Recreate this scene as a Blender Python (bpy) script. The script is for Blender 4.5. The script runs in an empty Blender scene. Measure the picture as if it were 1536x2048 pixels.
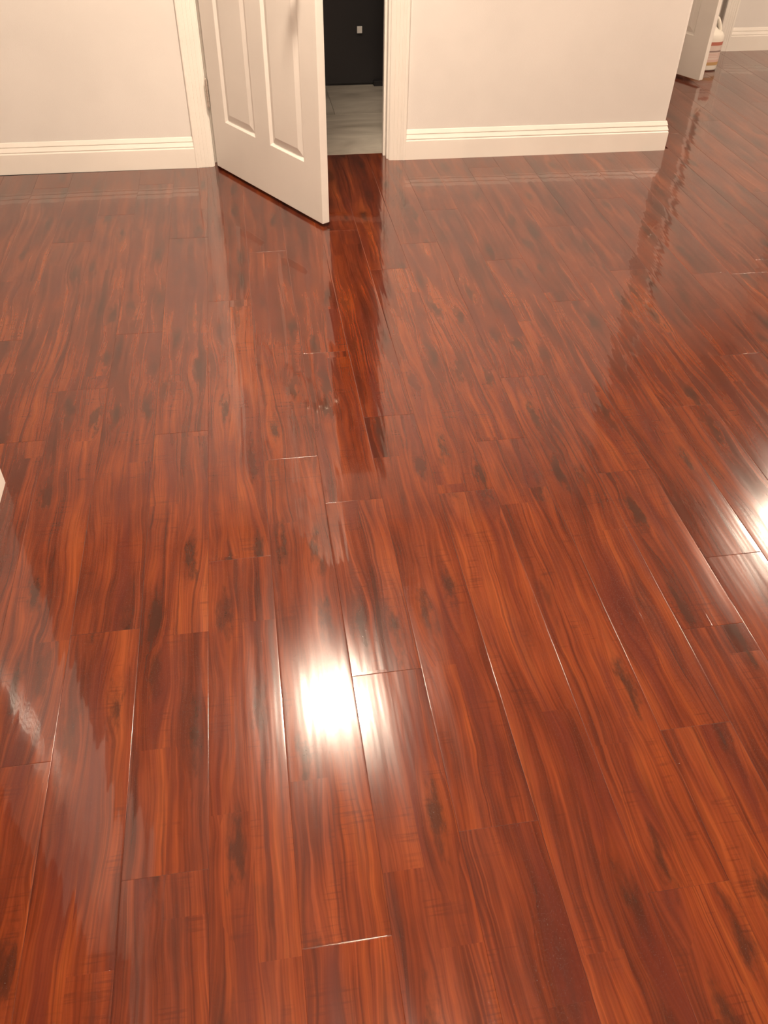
import bpy, bmesh, math, random
from mathutils import Matrix, Vector

S = bpy.context.scene
COL = S.collection
random.seed(7)

# ---------------------------------------------------------------- camera
cd = bpy.data.cameras.new('camera')
cam = bpy.data.objects.new('camera', cd)
COL.objects.link(cam)
cd.sensor_fit = 'VERTICAL'
cd.sensor_height = 36.0
cd.lens = 36.0 * 1665.0 / 2048.0
cd.clip_start = 0.02
R3 = [[0.98796, -0.09291, 0.12368], [-0.15386, -0.67277, 0.72367], [0.01597, -0.73399, -0.67897]]
# columns of R3: camera right, down, forward
m = Matrix(((R3[0][0], -R3[0][1], -R3[0][2], 0.0),
            (R3[1][0], -R3[1][1], -R3[1][2], 0.0),
            (R3[2][0], -R3[2][1], -R3[2][2], 1.5),
            (0, 0, 0, 1)))
# the rows are (right, -down, -forward) seen per world axis
cam.matrix_world = m
S.camera = cam

# ---------------------------------------------------------------- world, exposure
w = bpy.data.worlds.new('world')
S.world = w
w.use_nodes = True
w.node_tree.nodes['Background'].inputs['Color'].default_value = (0.02, 0.017, 0.014, 1)
w.node_tree.nodes['Background'].inputs['Strength'].default_value = 0.2
S.view_settings.view_transform = 'Standard'
S.view_settings.look = 'None'
S.view_settings.gamma = 1.0
S.view_settings.use_curve_mapping = False
S.view_settings.exposure = 2.0

LAMP_COLOR = (1.0, 0.79, 0.605)
LAMPS = [((0.20, 2.67), 80.0, 'round ceiling light mirrored in the floor as the large central white glare'),
         ((3.42, 3.66), 70.0, 'round ceiling light mirrored in the floor as white streaks at the right edge'),
         ((0.20, 0.42), 84.0, 'round ceiling light whose soft glow lies on the floor at the bottom edge')]

# ---------------------------------------------------------------- node helpers
class NT:
    def __init__(s, name):
        s.mat = bpy.data.materials.new(name)
        s.mat.use_nodes = True
        s.t = s.mat.node_tree
        s.b = s.t.nodes['Principled BSDF']
    def n(s, kind, **kw):
        x = s.t.nodes.new(kind)
        for k, v in kw.items():
            setattr(x, k, v)
        return x
    def put(s, sock, v):
        if isinstance(v, bpy.types.NodeSocket):
            s.t.links.new(v, sock)
        elif v is not None:
            sock.default_value = v
    def m(s, op, a, b=None, c=None, clamp=False):
        x = s.n('ShaderNodeMath', operation=op, use_clamp=clamp)
        s.put(x.inputs[0], a)
        if b is not None: s.put(x.inputs[1], b)
        if c is not None: s.put(x.inputs[2], c)
        return x.outputs[0]
    def xyz(s, a, b, c):
        x = s.n('ShaderNodeCombineXYZ')
        s.put(x.inputs[0], a); s.put(x.inputs[1], b); s.put(x.inputs[2], c)
        return x.outputs[0]
    def noise(s, vec, scale=1.0, detail=2.0, rough=0.5, dist=0.0):
        x = s.n('ShaderNodeTexNoise')
        s.put(x.inputs['Vector'], vec)
        x.inputs['Scale'].default_value = scale
        x.inputs['Detail'].default_value = detail
        x.inputs['Roughness'].default_value = rough
        x.inputs['Distortion'].default_value = dist
        return x.outputs[0]
    def rng(s, v, a, b, c=0.0, d=1.0, smooth=True):
        x = s.n('ShaderNodeMapRange', interpolation_type='SMOOTHSTEP' if smooth else 'LINEAR')
        s.put(x.inputs[0], v)
        for i, k in enumerate((a, b, c, d)):
            x.inputs[i + 1].default_value = k
        return x.outputs[0]
    def mix(s, f, a, b, mode='MIX'):
        x = s.n('ShaderNodeMix', data_type='RGBA', blend_type=mode)
        s.put(x.inputs[0], f)
        s.put(x.inputs[6], a if isinstance(a, bpy.types.NodeSocket) else (*a, 1))
        s.put(x.inputs[7], b if isinstance(b, bpy.types.NodeSocket) else (*b, 1))
        return x.outputs[2]
    def ramp(s, f, stops):
        x = s.n('ShaderNodeValToRGB')
        e = x.color_ramp.elements
        while len(e) < len(stops): e.new(0.5)
        for k, (p, c) in enumerate(stops):
            e[k].position = p; e[k].color = (*c, 1)
        s.put(x.inputs[0], f)
        return x.outputs[0]
    def bump(s, h, dist, strength=1.0, normal=None):
        x = s.n('ShaderNodeBump')
        x.inputs['Strength'].default_value = strength
        x.inputs['Distance'].default_value = dist
        s.put(x.inputs['Height'], h)
        if normal is not None: s.put(x.inputs['Normal'], normal)
        return x.outputs[0]

def simple(name, col, rough, relief=None, spec=0.5, metal=0.0, var=0.03):
    q = NT(name)
    co = q.n('ShaderNodeTexCoord').outputs['Object']
    v = q.noise(co, 3.0, 3.0)
    k = q.rng(v, 0.3, 0.7, 1.0 - var, 1.0 + var)
    q.put(q.b.inputs['Base Color'], q.mix(1.0, col, q.xyz(k, k, k), 'MULTIPLY'))
    q.b.inputs['Roughness'].default_value = rough
    q.b.inputs['Specular IOR Level'].default_value = spec
    q.b.inputs['Metallic'].default_value = metal
    if relief:
        sc, d = relief
        q.put(q.b.inputs['Normal'], q.bump(q.noise(co, sc, 3.0), d, 0.6))
    return q.mat

# laminate: reddish cherry print under a glossy wear layer
def wood():
    q = NT('laminate_wood')
    co = q.n('ShaderNodeTexCoord').outputs['Object']
    sp = q.n('ShaderNodeSeparateXYZ'); q.put(sp.inputs[0], co)
    x, y = sp.outputs[0], sp.outputs[1]
    r = q.n('ShaderNodeObjectInfo').outputs['Random']
    rz = q.m('MULTIPLY', r, 61.7)
    r2 = q.m('FRACT', q.m('MULTIPLY', r, 173.31))
    r3 = q.m('FRACT', q.m('MULTIPLY', r, 917.77))
    # the print shows two strips per board, each with its own figure
    sx = q.m('FLOOR', q.m('MULTIPLY', x, 1 / 0.0772))
    wn = q.n('ShaderNodeTexWhiteNoise', noise_dimensions='2D')
    q.put(wn.inputs['Vector'], q.xyz(sx, q.m('MULTIPLY', r, 91.0), 0.0))
    yc = q.m('FLOOR', q.m('MULTIPLY_ADD', y, 1 / 0.74, q.m('MULTIPLY', wn.outputs[0], 0.9)))
    wm = q.n('ShaderNodeTexWhiteNoise', noise_dimensions='3D')
    q.put(wm.inputs['Vector'], q.xyz(sx, yc, q.m('MULTIPLY', r, 57.0)))
    rs = wm.outputs[0]
    rz = q.m('MULTIPLY_ADD', rs, 0.55, rz)
    # knots
    kx = q.m('MULTIPLY_ADD', x, 1 / 0.0772, q.m('FLOOR', q.m('MULTIPLY', r2, 90.0)))
    ky = q.m('MULTIPLY_ADD', y, 2.9, q.m('MULTIPLY', r3, 90.0))
    wob = q.noise(q.xyz(q.m('MULTIPLY', x, 55.0), q.m('MULTIPLY', y, 14.0), rz), 1.0, 4.0, 0.65)
    wob = q.m('SUBTRACT', wob, 0.5)
    vo = q.n('ShaderNodeTexVoronoi', voronoi_dimensions='2D', feature='F1')
    q.put(vo.inputs['Vector'], q.xyz(kx, ky, 0.0))
    vo.inputs['Scale'].default_value = 1.0
    vo.inputs['Randomness'].default_value = 0.75
    d = vo.outputs['Distance']
    ps = q.n('ShaderNodeSeparateXYZ'); q.put(ps.inputs[0], vo.outputs['Position'])
    dx = q.m('SUBTRACT', kx, ps.outputs[0])
    cs = q.n('ShaderNodeSeparateXYZ'); q.put(cs.inputs[0], vo.outputs['Color'])
    has = q.rng(cs.outputs[0], 0.30, 0.60)
    g = q.m('MULTIPLY', q.rng(d, 0.08, 0.62, 1.0, 0.0), q.m('MULTIPLY_ADD', has, 0.75, 0.1))
    # warped cross-board coordinate: grain bows round the knots and wanders
    w1 = q.m('SUBTRACT', q.noise(q.xyz(q.m('MULTIPLY', x, 3.0), q.m('MULTIPLY', y, 1.7), rz), 1.0, 1.5), 0.5)
    w2 = q.m('SUBTRACT', q.noise(q.xyz(q.m('MULTIPLY', x, 14.0), q.m('MULTIPLY', y, 6.5), rz), 1.0, 2.0), 0.5)
    xw = q.m('SUBTRACT', x, q.m('MULTIPLY', q.m('MULTIPLY', dx, 0.0772), q.m('MULTIPLY', g, 0.85)))
    xw = q.m('ADD', xw, q.m('MULTIPLY', w1, 0.075))
    xw = q.m('ADD', xw, q.m('MULTIPLY', w2, 0.016))
    def gr(fx, fy, det, ro=0.55):
        return q.noise(q.xyz(q.m('MULTIPLY', xw, fx), q.m('MULTIPLY', y, fy), rz), 1.0, det, ro)
    broad = gr(17.0, 0.9, 2.5)
    mid = gr(62.0, 1.3, 2.0)
    fine = gr(240.0, 5.0, 2.0)
    blot = q.noise(q.xyz(q.m('MULTIPLY', x, 15.0), q.m('MULTIPLY', y, 4.6), rz), 1.0, 3.0)
    val = q.m('ADD', q.m('MULTIPLY', broad, 0.50), q.m('MULTIPLY', mid, 0.50))
    val = q.m('ADD', val, q.m('MULTIPLY', q.m('SUBTRACT', blot, 0.5), 0.42))
    val = q.m('ADD', val, q.m('MULTIPLY', q.m('SUBTRACT', r, 0.5), 0.05))
    val = q.m('ADD', val, q.m('MULTIPLY', q.m('SUBTRACT', rs, 0.5), 0.040))
    c = q.ramp(val, [(0.27, (0.044, 0.0102, 0.0056)), (0.40, (0.077, 0.0148, 0.0060)),
                     (0.50, (0.113, 0.0212, 0.0069)), (0.60, (0.150, 0.0302, 0.0080)), (0.74, (0.195, 0.045, 0.0108))])
    # narrow darker lines of the figure
    ln = q.rng(gr(95.0, 1.0, 1.0), 0.60, 0.70)
    c = q.mix(q.m('MULTIPLY', ln, 0.48), c, (0.045, 0.0090, 0.0050))
    # thin lighter lines
    ll = q.rng(gr(120.0, 0.8, 1.0), 0.63, 0.74)
    c = q.mix(q.m('MULTIPLY', ll, 0.22), c, (0.25, 0.056, 0.018))
    fk = q.rng(fine, 0.25, 0.75, 0.80, 1.20)
    c = q.mix(1.0, c, q.xyz(fk, fk, fk), 'MULTIPLY')
    # cross-grain flicker
    ck = q.noise(q.xyz(q.m('MULTIPLY', x, 10.0), q.m('MULTIPLY', y, 170.0), rz), 1.0, 1.0)
    cm = q.rng(q.noise(q.xyz(q.m('MULTIPLY', x, 16.0), q.m('MULTIPLY', y, 8.0), q.m('ADD', rz, 9.0)), 1.0, 1.0), 0.52, 0.68)
    ck = q.m('MULTIPLY', q.rng(ck, 0.52, 0.70), q.m('MULTIPLY', cm, 0.42))
    c = q.mix(ck, c, (0.055, 0.012, 0.006))
    # knot hearts, elongated smudges
    dk = q.m('ADD', d, q.m('MULTIPLY', wob, 0.85))
    kn = q.m('MULTIPLY', q.rng(dk, 0.0, 0.29, 1.0, 0.0), has)
    c = q.mix(q.m('MULTIPLY', kn, 0.80), c, (0.030, 0.0105, 0.0065))
    # purplish shade over parts of the boards
    pu = q.rng(q.noise(q.xyz(q.m('MULTIPLY', xw, 13.0), q.m('MULTIPLY', y, 1.8), q.m('ADD', rz, 4.0)), 1.0, 2.0), 0.53, 0.68)
    c = q.mix(q.m('MULTIPLY', pu, 0.60), c, (0.074, 0.0135, 0.0088))
    q.put(q.b.inputs['Base Color'], c)
    rr = q.rng(q.noise(q.xyz(q.m('MULTIPLY', x, 20.0), q.m('MULTIPLY', y, 2.0), rz), 1.0, 2.0), 0.3, 0.7, 0.15, 0.22)
    q.put(q.b.inputs['Roughness'], rr)
    q.b.inputs['Specular IOR Level'].default_value = 0.35
    q.b.inputs['Coat Weight'].default_value = 0.72
    q.b.inputs['Coat Roughness'].default_value = 0.035
    q.b.inputs['Coat IOR'].default_value = 1.5
    # long ripples of the core, plus fine specks of grit in the lacquer
    rip = q.noise(q.xyz(q.m('MULTIPLY', x, 26.0), q.m('MULTIPLY', y, 1.6), rz), 1.0, 2.0)
    n1 = q.bump(rip, 0.0007, 1.0)
    sv = q.n('ShaderNodeTexVoronoi', voronoi_dimensions='2D', feature='F1')
    q.put(sv.inputs['Vector'], q.xyz(q.m('ADD', x, rz), y, 0.0))
    sv.inputs['Scale'].default_value = 360.0
    spk = q.rng(sv.outputs['Distance'], 0.0, 0.17, 1.0, 0.0)
    c3 = q.n('ShaderNodeSeparateXYZ'); q.put(c3.inputs[0], sv.outputs['Color'])
    spk = q.m('MULTIPLY', spk, q.m('GREATER_THAN', c3.outputs[0], 0.72))
    n2 = q.bump(spk, 0.0002, 1.0, n1)
    q.put(q.b.inputs['Normal'], n2)
    q.put(q.b.inputs['Coat Normal'], n2)
    return q.mat

def marble():
    q = NT('marble_tile')
    co = q.n('ShaderNodeTexCoord').outputs['Object']
    mp = q.n('ShaderNodeMapping'); q.put(mp.inputs[0], co)
    mp.inputs['Rotation'].default_value = (0, 0, math.radians(-24))
    mp.inputs['Scale'].default_value = (0.9, 3.6, 1)
    v = q.noise(mp.outputs[0], 1.3, 4.0, 0.6, 0.8)
    c = q.ramp(v, [(0.34, (0.34, 0.31, 0.255)), (0.47, (0.50, 0.465, 0.40)), (0.56, (0.60, 0.565, 0.49)), (0.7, (0.66, 0.625, 0.55))])
    q.put(q.b.inputs['Base Color'], c)
    q.b.inputs['Roughness'].default_value = 0.30
    return q.mat

WOOD = wood()
MARBLE = marble()
PAINT = simple('wall_paint', (0.765, 0.745, 0.715), 0.62, (420.0, 0.0006), 0.35)
TRIM = simple('semi_gloss_trim', (0.86, 0.83, 0.775), 0.34, (300.0, 0.00008))
DOORP = simple('door_paint', (0.77, 0.74, 0.695), 0.38, (260.0, 0.00015))
CEIL = simple('ceiling_paint', (0.74, 0.70, 0.64), 0.8, (160.0, 0.001))
SUB = simple('underlay', (0.10, 0.035, 0.02), 0.8)
NAVY = simple('black_lacquer', (0.017, 0.016, 0.018), 0.45)
STONE = simple('vanity_stone', (0.6, 0.58, 0.54), 0.25)
NICKEL = simple('satin_nickel', (0.62, 0.57, 0.50), 0.28, metal=1.0)
BRIGHT = simple('bright_metal', (0.85, 0.84, 0.82), 0.42, metal=0.35)
HINGEM = simple('painted_hinge_steel', (0.66, 0.62, 0.56), 0.24, metal=0.75)
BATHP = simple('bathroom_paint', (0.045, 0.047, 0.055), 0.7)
PLAST = simple('white_plastic', (0.80, 0.77, 0.70), 0.33)
GROUT = simple('grout', (0.33, 0.31, 0.27), 0.9)
RUBBER = simple('pale_rubber', (0.62, 0.57, 0.49), 0.6)

def glow(name, strength):
    q = NT(name)
    co = q.n('ShaderNodeTexCoord').outputs['Object']
    k = q.rng(q.noise(co, 2.0, 1.0), 0.2, 0.8, 0.97, 1.03)
    q.b.inputs['Base Color'].default_value = (0.8, 0.78, 0.74, 1)
    q.put(q.b.inputs['Emission Color'], q.mix(1.0, LAMP_COLOR, q.xyz(k, k, k), 'MULTIPLY'))
    q.b.inputs['Emission Strength'].default_value = strength
    return q.mat

# ---------------------------------------------------------------- mesh helpers
def link(name, me, mat, parent=None, smooth=False, loc=None, rz=0.0):
    if mat and not me.materials: me.materials.append(mat)
    if smooth:
        for p in me.polygons: p.use_smooth = True
    o = bpy.data.objects.new(name, me)
    COL.objects.link(o)
    if loc is not None: o.location = loc
    o.rotation_euler = (0, 0, rz)
    if parent: o.parent = parent
    return o

def mesh(vs, fs, name='mesh'):
    me = bpy.data.meshes.new(name)
    me.from_pydata([tuple(v) for v in vs], [], fs)
    bm = bmesh.new(); bm.from_mesh(me)
    bmesh.ops.recalc_face_normals(bm, faces=bm.faces)
    bm.to_mesh(me); bm.free()
    me.update()
    return me

def box_data(x0, x1, y0, y1, z0, z1):
    v = [(x0, y0, z0), (x1, y0, z0), (x1, y1, z0), (x0, y1, z0), (x0, y0, z1), (x1, y0, z1), (x1, y1, z1), (x0, y1, z1)]
    f = [(0, 3, 2, 1), (4, 5, 6, 7), (0, 1, 5, 4), (1, 2, 6, 5), (2, 3, 7, 6), (3, 0, 4, 7)]
    return v, f

def boxes(lst, name='boxes', fn=None):
    V, F = [], []
    for b in lst:
        v, f = box_data(*b)
        k = len(V)
        V += [fn(p) for p in v] if fn else v
        F += [tuple(i + k for i in q) for q in f]
    return mesh(V, F, name)

def bevelled(lst, r, seg=2, name='bevelled', fn=None):
    me = boxes(lst, name, fn)
    bm = bmesh.new(); bm.from_mesh(me)
    bmesh.ops.bevel(bm, geom=list(bm.edges), offset=r, segments=seg, affect='EDGES', profile=0.6)
    bm.to_mesh(me); bm.free()
    return me

def sweep(path, prof, name='sweep'):
    """path: xy points; prof: (out, z) closed outline, out is to the RIGHT of the walking direction; mitred."""
    P = [Vector(p) for p in path]
    V, F = [], []
    n = len(prof)
    for i, p in enumerate(P):
        d0 = (P[i] - P[i - 1]).normalized() if i else (P[1] - P[0]).normalized()
        d1 = (P[i + 1] - P[i]).normalized() if i < len(P) - 1 else d0
        n0 = Vector((d0.y, -d0.x)); n1 = Vector((d1.y, -d1.x))
        b = (n0 + n1).normalized(); k = 1.0 / max(0.2, b.dot(n0))
        for (o, z) in prof:
            q = p + b * (o * k)
            V.append((q.x, q.y, z))
    for i in range(len(P) - 1):
        for j in range(n):
            a = i * n + j; b2 = i * n + (j + 1) % n
            F.append((a, b2, b2 + n, a + n))
    F.append(tuple(range(n))[::-1]); F.append(tuple(range((len(P) - 1) * n, len(P) * n)))
    return mesh(V, F, name)

def prism_z(outline, z0, z1, name='prism'):
    n = len(outline)
    V = [(x, y, z0) for x, y in outline] + [(x, y, z1) for x, y in outline]
    F = [(i, (i + 1) % n, n + (i + 1) % n, n + i) for i in range(n)] + [tuple(range(n)), tuple(range(n, 2 * n))]
    return mesh(V, F, name)

def lathe(prof, seg=32, axis='z', name='lathe'):
    V, F = [], []
    for (r, h) in prof:
        for k in range(seg):
            a = 2 * math.pi * k / seg
            if axis == 'z': V.append((r * math.cos(a), r * math.sin(a), h))
            else: V.append((r * math.cos(a), h, r * math.sin(a)))
    for i in range(len(prof) - 1):
        for k in range(seg):
            F.append((i * seg + k, i * seg + (k + 1) % seg, (i + 1) * seg + (k + 1) % seg, (i + 1) * seg + k))
    F.append(tuple(range(seg))); F.append(tuple(range((len(prof) - 1) * seg, len(prof) * seg)))
    return mesh(V, F, name)

def tube(pts, rad, seg=10, name='tube', sx=1.0):
    P = [Vector(p) for p in pts]
    V, F = [], []
    for i, p in enumerate(P):
        t = (P[min(i + 1, len(P) - 1)] - P[max(i - 1, 0)]).normalized()
        s = t.cross(Vector((0, 1, 0))).normalized(); u = s.cross(t)
        r = rad[i] if isinstance(rad, (list, tuple)) else rad
        for k in range(seg):
            a = 2 * math.pi * k / seg
            V.append(p + s * (r * math.cos(a)) + u * (r * sx * math.sin(a)))
    for i in range(len(P) - 1):
        for k in range(seg):
            F.append((i * seg + k, i * seg + (k + 1) % seg, (i + 1) * seg + (k + 1) % seg, (i + 1) * seg + k))
    F.append(tuple(range(seg))); F.append(tuple(range((len(P) - 1) * seg, len(P) * seg)))
    return mesh(V, F, name)

def tag(o, label=None, cat=None, group=None, kind=None):
    if label: o['label'] = label
    if cat: o['category'] = cat
    if group: o['group'] = group
    if kind: o['kind'] = kind
    return o

def struct(name, me, mat, label, cat, loc=None, rz=0.0):
    return tag(link(name, me, mat, None, loc=loc, rz=rz), label, cat, None, 'structure')

def empty(name, loc, rz=0.0):
    o = bpy.data.objects.new(name, None)
    COL.objects.link(o)
    o.location = loc; o.rotation_euler = (0, 0, rz)
    o.empty_display_size = 0.1
    return o

# ---------------------------------------------------------------- layout numbers (metres)
H = 2.44
XL, XR, YR, YF = -2.20, 4.10, -1.20, 5.836
def yw(x): return 4.114 - 0.0095 * x           # face of the back wall
def bwf(p): return (p[0], p[1] + yw(p[0]), p[2])
XC = 2.0845                                     # outer corner of the back wall
DL, DR = -0.166, 0.690                          # rough opening in the back wall
DH = 2.045

# ---------------------------------------------------------------- floor
fl = struct('floor', boxes([(XL, XR, YR, 4.10, -0.05, -0.0082), (DL, DR, 4.10, 4.198, -0.05, -0.0082),
                            (XC + 0.03, XR, 4.10, 7.0, -0.05, -0.0082)]), SUB,
            'glossy reddish cherry laminate floor of staggered planks filling the photo', 'floor')
W0, X0, PL = 0.1545, -0.032, 1.316
joints = {-5: [2.036], -4: [2.283], -3: [1.288], -2: [2.020], -1: [1.479], 0: [1.858], 1: [1.086, 1.654, 2.402], 2: [2.022],
          3: [1.650], 4: [1.861], 5: [2.175], 6: [1.107, 1.674, 2.990], 7: [1.32], 8: [1.95], 9: [1.53], 10: [2.21]}
pcache = {}
def plank_mesh(wd, ln):
    key = (round(wd, 4), round(ln, 4))
    if key in pcache: return pcache[key]
    e = [(0.0, -0.00014), (0.0010, -0.00006), (0.0036, 0.0)]
    xs = [-wd / 2 + a for a, _ in e] + [wd / 2 - a for a, _ in e[::-1]]
    zx = [b for _, b in e] + [b for _, b in e[::-1]]
    e2 = [(0.0, -0.00012), (0.0008, -0.00003), (0.0022, 0.0)]
    ys = [-ln / 2 + a for a, _ in e2] + [ln / 2 - a for a, _ in e2[::-1]]
    zy = [b for _, b in e2] + [b for _, b in e2[::-1]]
    V = [(xx, yy, min(zx[i], zy[j])) for j, yy in enumerate(ys) for i, xx in enumerate(xs)]
    n = len(xs)
    F = [(j * n + i, j * n + i + 1, (j + 1) * n + i + 1, (j + 1) * n + i) for j in range(len(ys) - 1) for i in range(n - 1)]
    rim = [i for i in range(n)] + [j * n + n - 1 for j in range(1, n)] + [(n - 1) * n + i for i in range(n - 2, -1, -1)] + [j * n for j in range(n - 2, 0, -1)]
    k = len(V)
    V += [(V[i][0], V[i][1], -0.008) for i in rim]
    L = len(rim)
    F += [(rim[a], k + a, k + (a + 1) % L, rim[(a + 1) % L]) for a in range(L)]
    me = bpy.data.meshes.new('plank')
    me.from_pydata(V, [], F)
    for p in me.polygons: p.use_smooth = p.index < (n - 1) * (n - 1)
    me.materials.append(WOOD)
    me.update()
    pcache[key] = me
    return me
rj = random.Random(21)
nplank = 0
k = -14
while X0 + k * W0 < XR - 0.01:
    xa, xb = X0 + k * W0, X0 + (k + 1) * W0
    xa, xb = max(xa, XL), min(xb, XR)
    if xb - xa < 0.01: k += 1; continue
    if xa > XC - 0.02: top = 7.0
    elif xb > DL + 0.03 and xa < DR - 0.03: top = 4.197
    else: top = 4.099
    js = list(joints.get(k, [rj.uniform(0.6, 1.9)]))
    a = js[0]
    while a - PL > YR: a -= PL; js.append(a)
    b = max(js)
    while b + PL < top: b += PL; js.append(b)
    js = sorted(j for j in js if YR + 0.08 < j < top - 0.06)
    cuts = [YR] + js + [top]
    for y0, y1 in zip(cuts, cuts[1:]):
        me = plank_mesh(xb - xa - 0.00005, y1 - y0 - 0.00005)
        o = link('plank', me, None, fl)
        o.location = ((xa + xb) / 2, (y0 + y1) / 2, rj.uniform(-0.00004, 0.0))
        o.rotation_euler = (rj.gauss(0, 0.00008), rj.gauss(0, 0.0003), 0)
        nplank += 1
    k += 1
print('planks', nplank)

# ---------------------------------------------------------------- shell
T = 0.115
# back wall: left of the door, above it, right of it with a rounded end corner
V, F = [], []
def addm(vf, fn=None):
    k0 = len(V)
    V.extend([fn(p) for p in vf[0]] if fn else vf[0])
    F.extend([tuple(i + k0 for i in q) for q in vf[1]])
addm(box_data(XL, DL, 0, T, 0, H), bwf)
addm(box_data(DL, DR, 0, T, DH, H), bwf)
r = 0.017
ol = [(DR, 0.0)] + [(XC - r + r * math.sin(t), r - r * math.cos(t)) for t in [i * math.pi / 10 for i in range(6)]] + [(XC, T), (DR, T)]
k0 = len(V); n = len(ol)
V += [bwf((x, y, 0)) for x, y in ol] + [bwf((x, y, H)) for x, y in ol]
F += [(k0 + i, k0 + (i + 1) % n, k0 + n + (i + 1) % n, k0 + n + i) for i in range(n)] + [tuple(range(k0, k0 + n)), tuple(range(k0 + n, k0 + 2 * n))]
struct('wall_back', mesh(V, F), PAINT, 'off-white back wall with the doorway and panelled door', 'wall')
struct('wall_hall', boxes([(XC - T, XC, yw(XC) + T, YF, 0, H)]), PAINT, 'off-white wall running back from the end corner of the back wall', 'wall')
FL, FR = 2.366, 3.212                           # rough opening in the far wall
struct('wall_far', boxes([(XC, FL, YF, YF + T, 0, H), (FL, FR, YF, YF + T, DH, H), (FR, XR, YF, YF + T, 0, H)]), PAINT,
       'small stretch of off-white far wall at the top right corner', 'wall')
struct('wall_right', boxes([(XR, XR + T, YR, 7.1, 0, H)]), PAINT, 'off-white wall outside the photo on the right', 'wall')
XP, YP = -0.7485, 1.8405                        # partition corner that peeps in at the left edge
OY0, OY1 = 0.50, 1.372
struct('wall_left', boxes([(XP - T, XP, OY1, YP, 0, H), (XP - T, XP, OY0, OY1, DH, H), (XP - T, XP, YR, OY0, 0, H), (XL, XP - T, YP - T, YP, 0, H)]), PAINT,
       'off-white partition whose corner just shows at the left edge', 'wall')
struct('wall_side', boxes([(XL - T, XL, YR, 4.25, 0, H)]), PAINT, 'off-white wall outside the photo on the left', 'wall')
struct('wall_rear', boxes([(XL, XR, YR - T, YR, 0, H)]), PAINT, 'off-white wall behind the viewer', 'wall')
struct('wall_closet', boxes([(XC, XR, 7.0, 7.1, 0, H), (XC - T, XC, YF, 7.1, 0, H)]), PAINT, 'walls of the unlit space behind the far doorway', 'wall')
struct('ceiling', boxes([(XL - T, XR + T, YR - T, 7.1, H, H + 0.1)]), CEIL, 'off-white ceiling above the rooms, outside the photo', 'ceiling')
# bathroom behind the door
BX0, BX1, BY0, BY1 = -0.70, XC - T, 4.2, 5.80
struct('wall_bathroom', boxes([(BX0, BX1, BY1, BY1 + 0.036, 0, H), (BX0 - 0.1, BX0, 4.25, BY1, 0, H)]), BATHP, 'dark walls of the unlit bathroom behind the open door', 'wall')
tf = struct('floor', boxes([(BX0, BX1, BY0, BY1, -0.05, -0.009)]), GROUT, 'grey veined marble tile floor of the bathroom beyond the doorway', 'floor')
tx, ty = 0.60, 0.60
y = BY0; row = 0
while y < BY1 - 0.01:
    y1 = min(y + ty, BY1)
    x = BX0 + (0.0 if row % 2 else -0.30)
    while x < BX1 - 0.01:
        xa, xb = max(x, BX0), min(x + tx, BX1)
        if xb - xa > 0.02:
            o = link('tile', bevelled([(-(xb - xa) / 2 + 0.0006, (xb - xa) / 2 - 0.0006, -(y1 - y) / 2 + 0.0006, (y1 - y) / 2 - 0.0006, -0.009, -0.0002)], 0.0008, 1), MARBLE, tf)
            o.location = ((xa + xb) / 2, (y + y1) / 2, 0)
        x += tx
    y += ty; row += 1

# ---------------------------------------------------------------- trim
BP = [(0, 0), (0.0165, 0), (0.0165, 0.0865), (0.0155, 0.0895), (0.0128, 0.0915), (0.0118, 0.0935), (0.0118, 0.0950), (0.0142, 0.0960),
      (0.0140, 0.0985), (0.0078, 0.1135), (0.0060, 0.1150), (0.0060, 0.1165), (0.0086, 0.1178), (0.0082, 0.1205), (0.0028, 0.1350), (0.0016, 0.1370), (0, 0.1370)]
def base(name, path, label):
    return struct(name, sweep(path, BP), TRIM, label, 'baseboard')
CASW = 0.083
base('baseboard_back', [(XL, yw(XL)), (-0.239, yw(-0.239))], 'white double-ridged baseboard on the back wall left of the panelled door')
base('baseboard_back', [(0.768, yw(0.768)), (XC, yw(XC)), (XC, YF)], 'white double-ridged baseboard on the back wall right of the doorway, wrapping the corner')
base('baseboard_far', [(3.281, YF), (XR, YF)], 'white double-ridged baseboard on the far wall at the top right')
base('baseboard_left', [(XL, YP), (XP, YP), (XP, OY1 + CASW)][::-1], 'white baseboard end on the partition corner at the left edge')

CP = [(0, 0), (0, 0.0155), (0.004, 0.0175), (0.013, 0.0175), (0.0150, 0.0155), (0.0265, 0.0155), (0.0280, 0.0140), (0.0300, 0.0150),
      (0.0420, 0.0145), (0.0435, 0.0130), (0.0455, 0.0140), (0.0580, 0.0130), (0.0600, 0.0115), (0.0620, 0.0125), (0.0740, 0.0115), (0.0800, 0.0095), (CASW, 0.0065), (CASW, 0)]
def casing_leg(xo, xi, yface, name, label, ztop=2.12):
    s = 1 if xi > xo else -1
    return struct(name, prism_z([(xo + s * a, yface - b) for a, b in CP], 0.0, ztop), TRIM, label, 'door casing')
def casing_head(x0, x1, yface, name, label, z0=2.037):
    n = len(CP)
    V = [(x0, yface - b, z0 + CASW - a) for a, b in CP] + [(x1, yface - b, z0 + CASW - a) for a, b in CP]
    F = [(i, (i + 1) % n, n + (i + 1) % n, n + i) for i in range(n)] + [tuple(range(n)), tuple(range(n, 2 * n))]
    return struct(name, mesh(V, F), TRIM, label, 'door casing')
casing_leg(-0.239, -0.156, yw(-0.2), 'trim_1', 'white fluted casing on the hinge side of the panelled door')
casing_leg(0.768, 0.685, yw(0.72), 'trim_2', 'white fluted casing on the right side of the bathroom doorway')
casing_head(-0.239, 0.768, yw(0.26), 'trim_3', 'white fluted casing over the bathroom doorway', 2.12)
casing_leg(3.283, 3.200, YF, 'trim_4', 'white fluted casing right of the far doorway, beside the jug')
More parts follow.
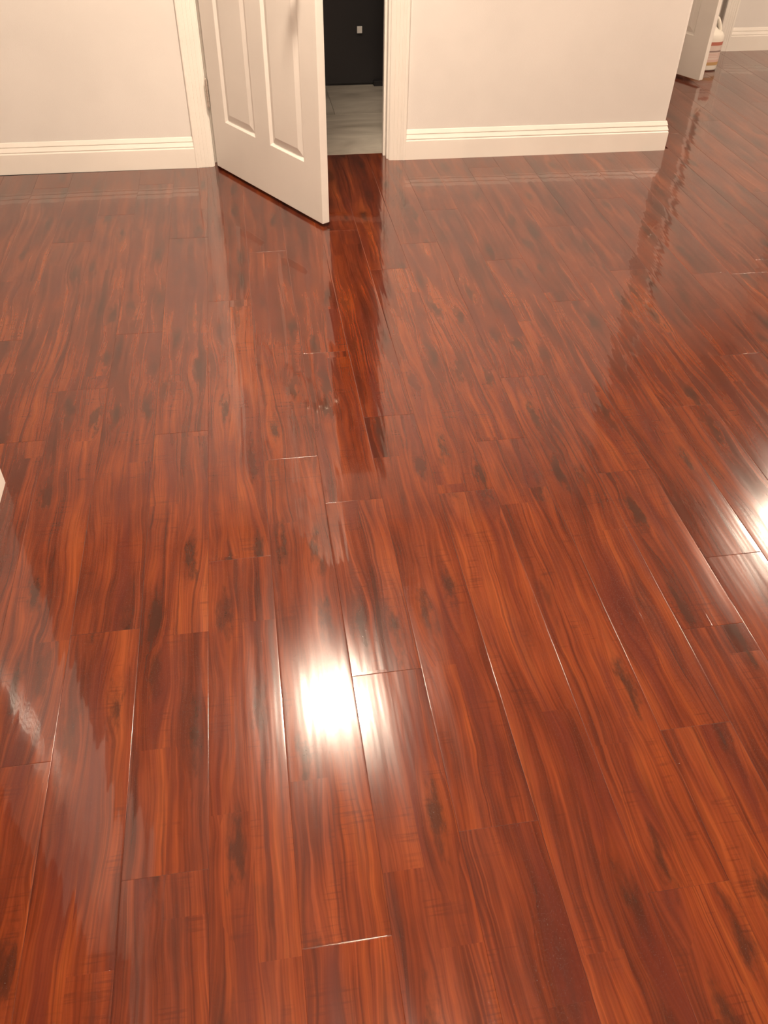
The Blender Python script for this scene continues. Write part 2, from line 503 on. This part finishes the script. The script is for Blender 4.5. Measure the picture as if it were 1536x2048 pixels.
casing_leg(2.295, 2.378, YF, 'trim_5', 'white fluted casing on the hinge side of the far doorway')
casing_head(2.295, 3.283, YF, 'trim_6', 'white fluted casing over the far doorway', 2.12)
# casing round the side opening in the left partition
def casing_side(y0, y1, name, label):
    s = 1 if y1 > y0 else -1
    return struct(name, prism_z([(XP + b, y0 + s * a) for a, b in CP], 0.0, 2.12), TRIM, label, 'door casing')
casing_side(OY1 + CASW, OY1, 'trim_7', 'white casing on the far side of the left opening')
casing_side(OY0 - CASW, OY0, 'trim_8', 'white casing on the near side of the left opening')

# jambs with stops (frames of the two doorways)
def jambs(x0, x1, ya, yb, name, label, zt=DH):
    t = 0.014
    bx = [(x0, x0 + t, ya, yb, 0, zt), (x1 - t, x1, ya, yb, 0, zt), (x0 + t, x1 - t, ya, yb, zt - t, zt)]
    st = 0.045
    bx += [(x0 + t, x0 + t + 0.010, ya + st, ya + st + 0.034, 0, zt - t), (x1 - t - 0.010, x1 - t, ya + st, ya + st + 0.034, 0, zt - t)]
    return struct(name, bevelled(bx, 0.0012, 1), TRIM, label, 'door frame')
jambs(DL, DR, yw(0.26) + 0.001, yw(0.26) + T, 'trim_9', 'white jamb lining the bathroom doorway behind the panelled door')
jambs(FL, FR, YF + 0.001, YF + T, 'trim_10', 'white jamb lining the far doorway')

# ---------------------------------------------------------------- doors
def inset_ring(x0, x1, z0, z1, d): return [(x0 + d, z0 + d), (x1 - d, z0 + d), (x1 - d, z1 - d), (x0 + d, z1 - d)]
RING = [(0.0, 0.0), (0.0015, 0.0010), (0.0105, 0.0100), (0.0125, 0.0107), (0.0150, 0.0100), (0.039, 0.0020), (0.0415, 0.0014)]
def panel_mesh(w_, h_):
    V, F = [], []
    for d, dep in RING:
        for x_, z_ in inset_ring(0, w_, 0, h_, d): V.append((x_, dep, z_))
    for i in range(len(RING) - 1):
        for k_ in range(4): F.append((i * 4 + k_, i * 4 + (k_ + 1) % 4, (i + 1) * 4 + (k_ + 1) % 4, (i + 1) * 4 + k_))
    b_ = (len(RING) - 1) * 4
    F.append((b_, b_ + 1, b_ + 2, b_ + 3))
    k0 = len(V)
    for d, dep in RING:
        for x_, z_ in inset_ring(0, w_, 0, h_, d): V.append((x_, 0.035 - dep, z_))
    for i in range(len(RING) - 1):
        for k_ in range(4): F.append((k0 + i * 4 + k_, k0 + (i + 1) * 4 + k_, k0 + (i + 1) * 4 + (k_ + 1) % 4, k0 + i * 4 + (k_ + 1) % 4))
    F.append((k0 + b_, k0 + b_ + 3, k0 + b_ + 2, k0 + b_ + 1))
    for k_ in range(4): F.append((k_, k0 + k_, k0 + (k_ + 1) % 4, (k_ + 1) % 4))
    return mesh(V, F, 'panel')
ZP = [(0.222, 0.850), (0.985, 1.600), (1.715, 1.900)]
HD = 2.015
def leaf_mesh(wd, st, mul):
    """frame of stiles and rails with six openings; local x along the leaf, y through it (0 = room face), z up from its bottom."""
    pw = (wd - 2 * st - mul) / 2
    zs = [0.0] + [q for a in ZP for q in a] + [HD]
    bx = [(0, st, 0, 0.035, 0, HD), (wd - st, wd, 0, 0.035, 0, HD)]
    for i in range(0, len(zs), 2):
        bx.append((st, wd - st, 0, 0.035, zs[i], zs[i + 1]))
    for a, b in ZP:
        bx.append((st + pw, st + pw + mul, 0, 0.035, a, b))
    # grid build so that the frame is one skin
    xs = [0, st, st + pw, st + pw + mul, wd - st, wd]
    holes = {(i, j) for i in (1, 3) for j in (1, 3, 5)}
    V, F = [], []
    idx = {}
    def vid(i, j, s):
        if (i, j, s) not in idx:
            idx[(i, j, s)] = len(V); V.append((xs[i], 0.035 * s, zs[j]))
        return idx[(i, j, s)]
    ni, nj = len(xs) - 1, len(zs) - 1
    solid = lambda i, j: 0 <= i < ni and 0 <= j < nj and (i, j) not in holes
    for i in range(ni):
        for j in range(nj):
            if not solid(i, j): continue
            for s in (0, 1): F.append((vid(i, j, s), vid(i + 1, j, s), vid(i + 1, j + 1, s), vid(i, j + 1, s)))
            for di, dj, a, b in ((-1, 0, (i, j), (i, j + 1)), (1, 0, (i + 1, j), (i + 1, j + 1)), (0, -1, (i, j), (i + 1, j)), (0, 1, (i, j + 1), (i + 1, j + 1))):
                if not solid(i + di, j + dj):
                    F.append((vid(*a, 0), vid(*b, 0), vid(*b, 1), vid(*a, 1)))
    me = mesh(V, F, 'door_leaf')
    bm = bmesh.new(); bm.from_mesh(me)
    es = [e for e in bm.edges if len(e.link_faces) == 2 and e.calc_face_angle(0) > 1.0 and
          all((abs(v.co.x) < 1e-5 or abs(v.co.x - wd) < 1e-5 or abs(v.co.z) < 1e-5 or abs(v.co.z - HD) < 1e-5) for v in e.verts)]
    bmesh.ops.bevel(bm, geom=es, offset=0.0015, segments=2, affect='EDGES', profile=0.5)
    bm.to_mesh(me); bm.free()
    return me, pw

def knob(parent, x, z, side):
    pr = [(0.031, 0.0), (0.032, 0.004), (0.028, 0.008), (0.013, 0.011), (0.011, 0.030), (0.017, 0.036), (0.026, 0.043), (0.029, 0.052), (0.027, 0.061), (0.018, 0.067), (0.004, 0.069)]
    me = lathe([(a, -b if side == 0 else b) for a, b in pr], 28, 'y', 'knob')
    o = link('door_knob', me, NICKEL, parent, True)
    o.location = (x, 0 if side == 0 else 0.035, z)
    tag(o, 'round satin metal door knob')
    return o

def hinge(parent, z, hh=0.089):
    V, F = [], []
    o = link('hinge', lathe([(0.003, -0.006), (0.0055, -0.004), (0.0055, 0.0), (0.0076, 0.0005)] +
                            [q for i in range(5) for q in ((0.0076, hh * i / 5 + 0.0008), (0.0076, hh * (i + 1) / 5 - 0.0008), (0.0062, hh * (i + 1) / 5 - 0.0004), (0.0062, hh * (i + 1) / 5 + 0.0004))] +
                            [(0.0058, hh + 0.001), (0.0058, hh + 0.004), (0.003, hh + 0.007)], 16), HINGEM, parent, False)
    o.location = (-0.0085, -0.004, z)
    lf = link('hinge_plate', bevelled([(-0.0045, -0.0020, -0.004, 0.030, 0, hh)], 0.0004, 1), HINGEM, o)
    lf.location = (0.0045, 0.004, 0)
    return o

def build_door(name, label, loc, rz, wd, st, mul, knobs=True):
    e = tag(empty(name, loc, rz), label, 'door', None, 'structure')
    me, pw = leaf_mesh(wd, st, mul)
    link('door_leaf', me, DOORP, e)
    for a, b in ZP:
        pm = panel_mesh(pw, b - a)
        for i in (0, 1):
            o = link('panel', pm, DOORP, e)
            o.location = (st + i * (pw + mul), 0, a)
    if knobs:
        knob(e, wd - 0.066, 0.930 - loc[2], 0)
        knob(e, wd - 0.066, 0.930 - loc[2], 1)
        link('latch_plate', bevelled([(wd - 0.0005, wd + 0.001, 0.005, 0.030, 0.90, 0.957)], 0.0004, 1), NICKEL, e)
    for z in (0.262, 0.98, 1.72): hinge(e, z, 0.110)
    return e
build_door('door_1', 'white six-panel door standing open at the bathroom doorway', (-0.1389, 4.0783, 0.015), -math.radians(58.87), 0.8285, 0.114, 0.111)
build_door('door_2', 'white door standing open in front of the jug at the top right', (2.387, 5.826, 0.022), -math.radians(62.5), 0.795, 0.112, 0.111)

# ---------------------------------------------------------------- vanity in the bathroom
v = tag(empty('bathroom_vanity', (0.38, 5.30, 0)), 'black bathroom vanity with a small metal knob, seen dimly through the doorway', 'cabinet')
link('cabinet_body', bevelled([(-0.42, 0.42, 0.02, 0.46, 0.012, 0.80)], 0.002, 1), NAVY, v)
link('cabinet_body', bevelled([(0.42, 0.78, 0.02, 0.46, 0.012, 0.80)], 0.002, 1), NAVY, v)
def shaker(x0, x1, z0, z1):
    return bevelled([(x0, x1, 0.0, 0.0195, z0, z1)], 0.0015, 1)
def sq_knob(par, x, z):
    k_ = link('knob', bevelled([(-0.005, 0.005, -0.018, 0.0, -0.005, 0.005), (-0.0145, 0.0145, -0.028, -0.018, -0.0175, 0.0175)], 0.002, 2), BRIGHT, par)
    k_.location = (x, 0, z)
    tag(k_, 'small square metal knob')
for (a, b, c, d_, kx_) in ((-0.415, -0.0015, 0.014, 0.575, -0.04), (0.0015, 0.4985, 0.014, 0.575, None)):
    dd = link('door', shaker(a, b, c, d_), NAVY, v)
    if kx_ is not None: sq_knob(dd, kx_, 0.52)
dd = link('drawer', shaker(0.5015, 0.775, 0.014, 0.24), NAVY, v)
dd = link('drawer', shaker(0.5015, 0.775, 0.243, 0.50), NAVY, v)
dd = link('drawer', shaker(0.5015, 0.775, 0.503, 0.78), NAVY, v)
ch = [c for c in v.children if c.name.startswith('door')][1]
sq_knob(ch, 0.321, 0.300)
for x_ in (-0.42, 0.405, 0.72):
    link('foot', bevelled([(x_, x_ + 0.07, -0.024, 0.036, 0.0, 0.03)], 0.003, 1), NAVY, v)
link('cabinet_base', boxes([(-0.42, 0.78, 0.02, 0.46, 0.0, 0.013)]), NAVY, v)
link('countertop', bevelled([(-0.44, 0.80, -0.02, 0.47, 0.80, 0.84)], 0.004, 2), STONE, v)

# ---------------------------------------------------------------- jug behind the far door
def sup(w_, d_, n_=28, p=3.2):
    out = []
    for k_ in range(n_):
        a = 2 * math.pi * k_ / n_
        c_, s_ = math.cos(a), math.sin(a)
        out.append((w_ * math.copysign(abs(c_) ** (2 / p), c_), d_ * math.copysign(abs(s_) ** (2 / p), s_)))
    return out
def loft(rows, closed=True, name='loft'):
    V, F = [], []
    n_ = 28
    for (w_, d_, z_, cx_) in rows: V += [(a + cx_, b, z_) for a, b in sup(w_, d_, n_)]
    for i in range(len(rows) - 1):
        for k_ in range(n_): F.append((i * n_ + k_, i * n_ + (k_ + 1) % n_, (i + 1) * n_ + (k_ + 1) % n_, (i + 1) * n_ + k_))
    if closed: F += [tuple(range(n_)), tuple(range((len(rows) - 1) * n_, len(rows) * n_))]
    return mesh(V, F, name)
jug = tag(empty('plastic_jug', (2.926, 5.455, 0)), 'white plastic jug with a handle and red-striped label standing behind the far door', 'jug')
link('jug_body', loft([(0.072, 0.060, 0.0, 0), (0.083, 0.070, 0.004, 0), (0.0855, 0.073, 0.012, 0), (0.0855, 0.073, 0.175, 0), (0.084, 0.072, 0.196, 0), (0.076, 0.064, 0.212, -0.003),
                       (0.052, 0.050, 0.228, -0.014), (0.038, 0.040, 0.250, -0.022), (0.028, 0.028, 0.285, -0.026), (0.021, 0.021, 0.296, -0.028), (0.019, 0.019, 0.305, -0.028)]), PLAST, jug, True)
link('handle', tube([(-0.005, 0, 0.282), (0.018, 0, 0.288), (0.034, 0, 0.280), (0.050, 0, 0.256), (0.063, 0, 0.228), (0.068, 0, 0.208), (0.060, 0, 0.196)],
                    [0.010, 0.0105, 0.0105, 0.0105, 0.011, 0.012, 0.012], 12, sx=1.3), PLAST, jug, True)
cap = link('cap', lathe([(0.022, 0.298), (0.0235, 0.300), (0.0235, 0.322), (0.021, 0.326), (0.004, 0.327)], 24), PLAST, jug, True)
cap.location = (-0.028, 0, 0)
LBL = {'cream': simple('label_cream', (0.66, 0.55, 0.50), 0.5), 'red': simple('label_red', (0.46, 0.16, 0.115), 0.5),
       'grey': simple('label_grey', (0.27, 0.20, 0.18), 0.5), 'tan': simple('label_tan', (0.46, 0.29, 0.13), 0.5), 'pink': simple('label_pink', (0.62, 0.43, 0.38), 0.5)}
def band(z0, z1, key, off, lab, w_=0.0855, ang=(0, 28), par=None):
    o_ = sup(w_ + off, 0.073 + off)
    pts = [o_[k_ % 28] for k_ in range(ang[0], ang[1] + 1)]
    V = [(x_, y_, z0) for x_, y_ in pts] + [(x_, y_, z1) for x_, y_ in pts]
    n_ = len(pts)
    me = mesh(V, [(i, i + 1, n_ + i + 1, n_ + i) for i in range(n_ - 1)], 'label')
    o = link('label', me, LBL[key], par or jug, True)
    tag(o, lab)
    return o
lb = band(0.034, 0.166, 'cream', 0.0006, 'pinkish paper label')
band(0.146, 0.165, 'red', 0.0012, 'red stripe', par=lb)
band(0.034, 0.052, 'tan', 0.0012, 'tan stripe', par=lb)
band(0.052, 0.066, 'pink', 0.0012, 'brownish pink stripe', par=lb)
band(0.108, 0.117, 'grey', 0.0012, 'dark printed line', ang=(20, 25), par=lb)
band(0.096, 0.100, 'pink', 0.0012, 'faint printed line', ang=(19, 26), par=lb)
band(0.088, 0.092, 'pink', 0.0012, 'faint printed line', ang=(19, 26), par=lb)
band(0.078, 0.082, 'pink', 0.0012, 'faint printed line', ang=(19, 25), par=lb)

# ---------------------------------------------------------------- ceiling lights
for i, ((lx, ly), st_, lab) in enumerate(LAMPS):
    L_ = tag(empty('ceiling_light', (lx, ly, H)), lab, 'ceiling light', 'round flush ceiling lights')
    link('base_ring', lathe([(0.168, 0.0), (0.170, -0.004), (0.170, -0.018), (0.163, -0.022), (0.150, -0.022)], 40), TRIM, L_, True)
    pr = [(0.158 * math.cos(t), -0.022 - 0.020 * math.sin(t)) for t in [k_ * math.pi / 2 / 7 for k_ in range(7)]] + [(0.01, -0.0421)]
    link('diffuser', lathe(pr, 32), glow('lamp_glow_%s' % ['near', 'right', 'front'][i], st_), L_, True)
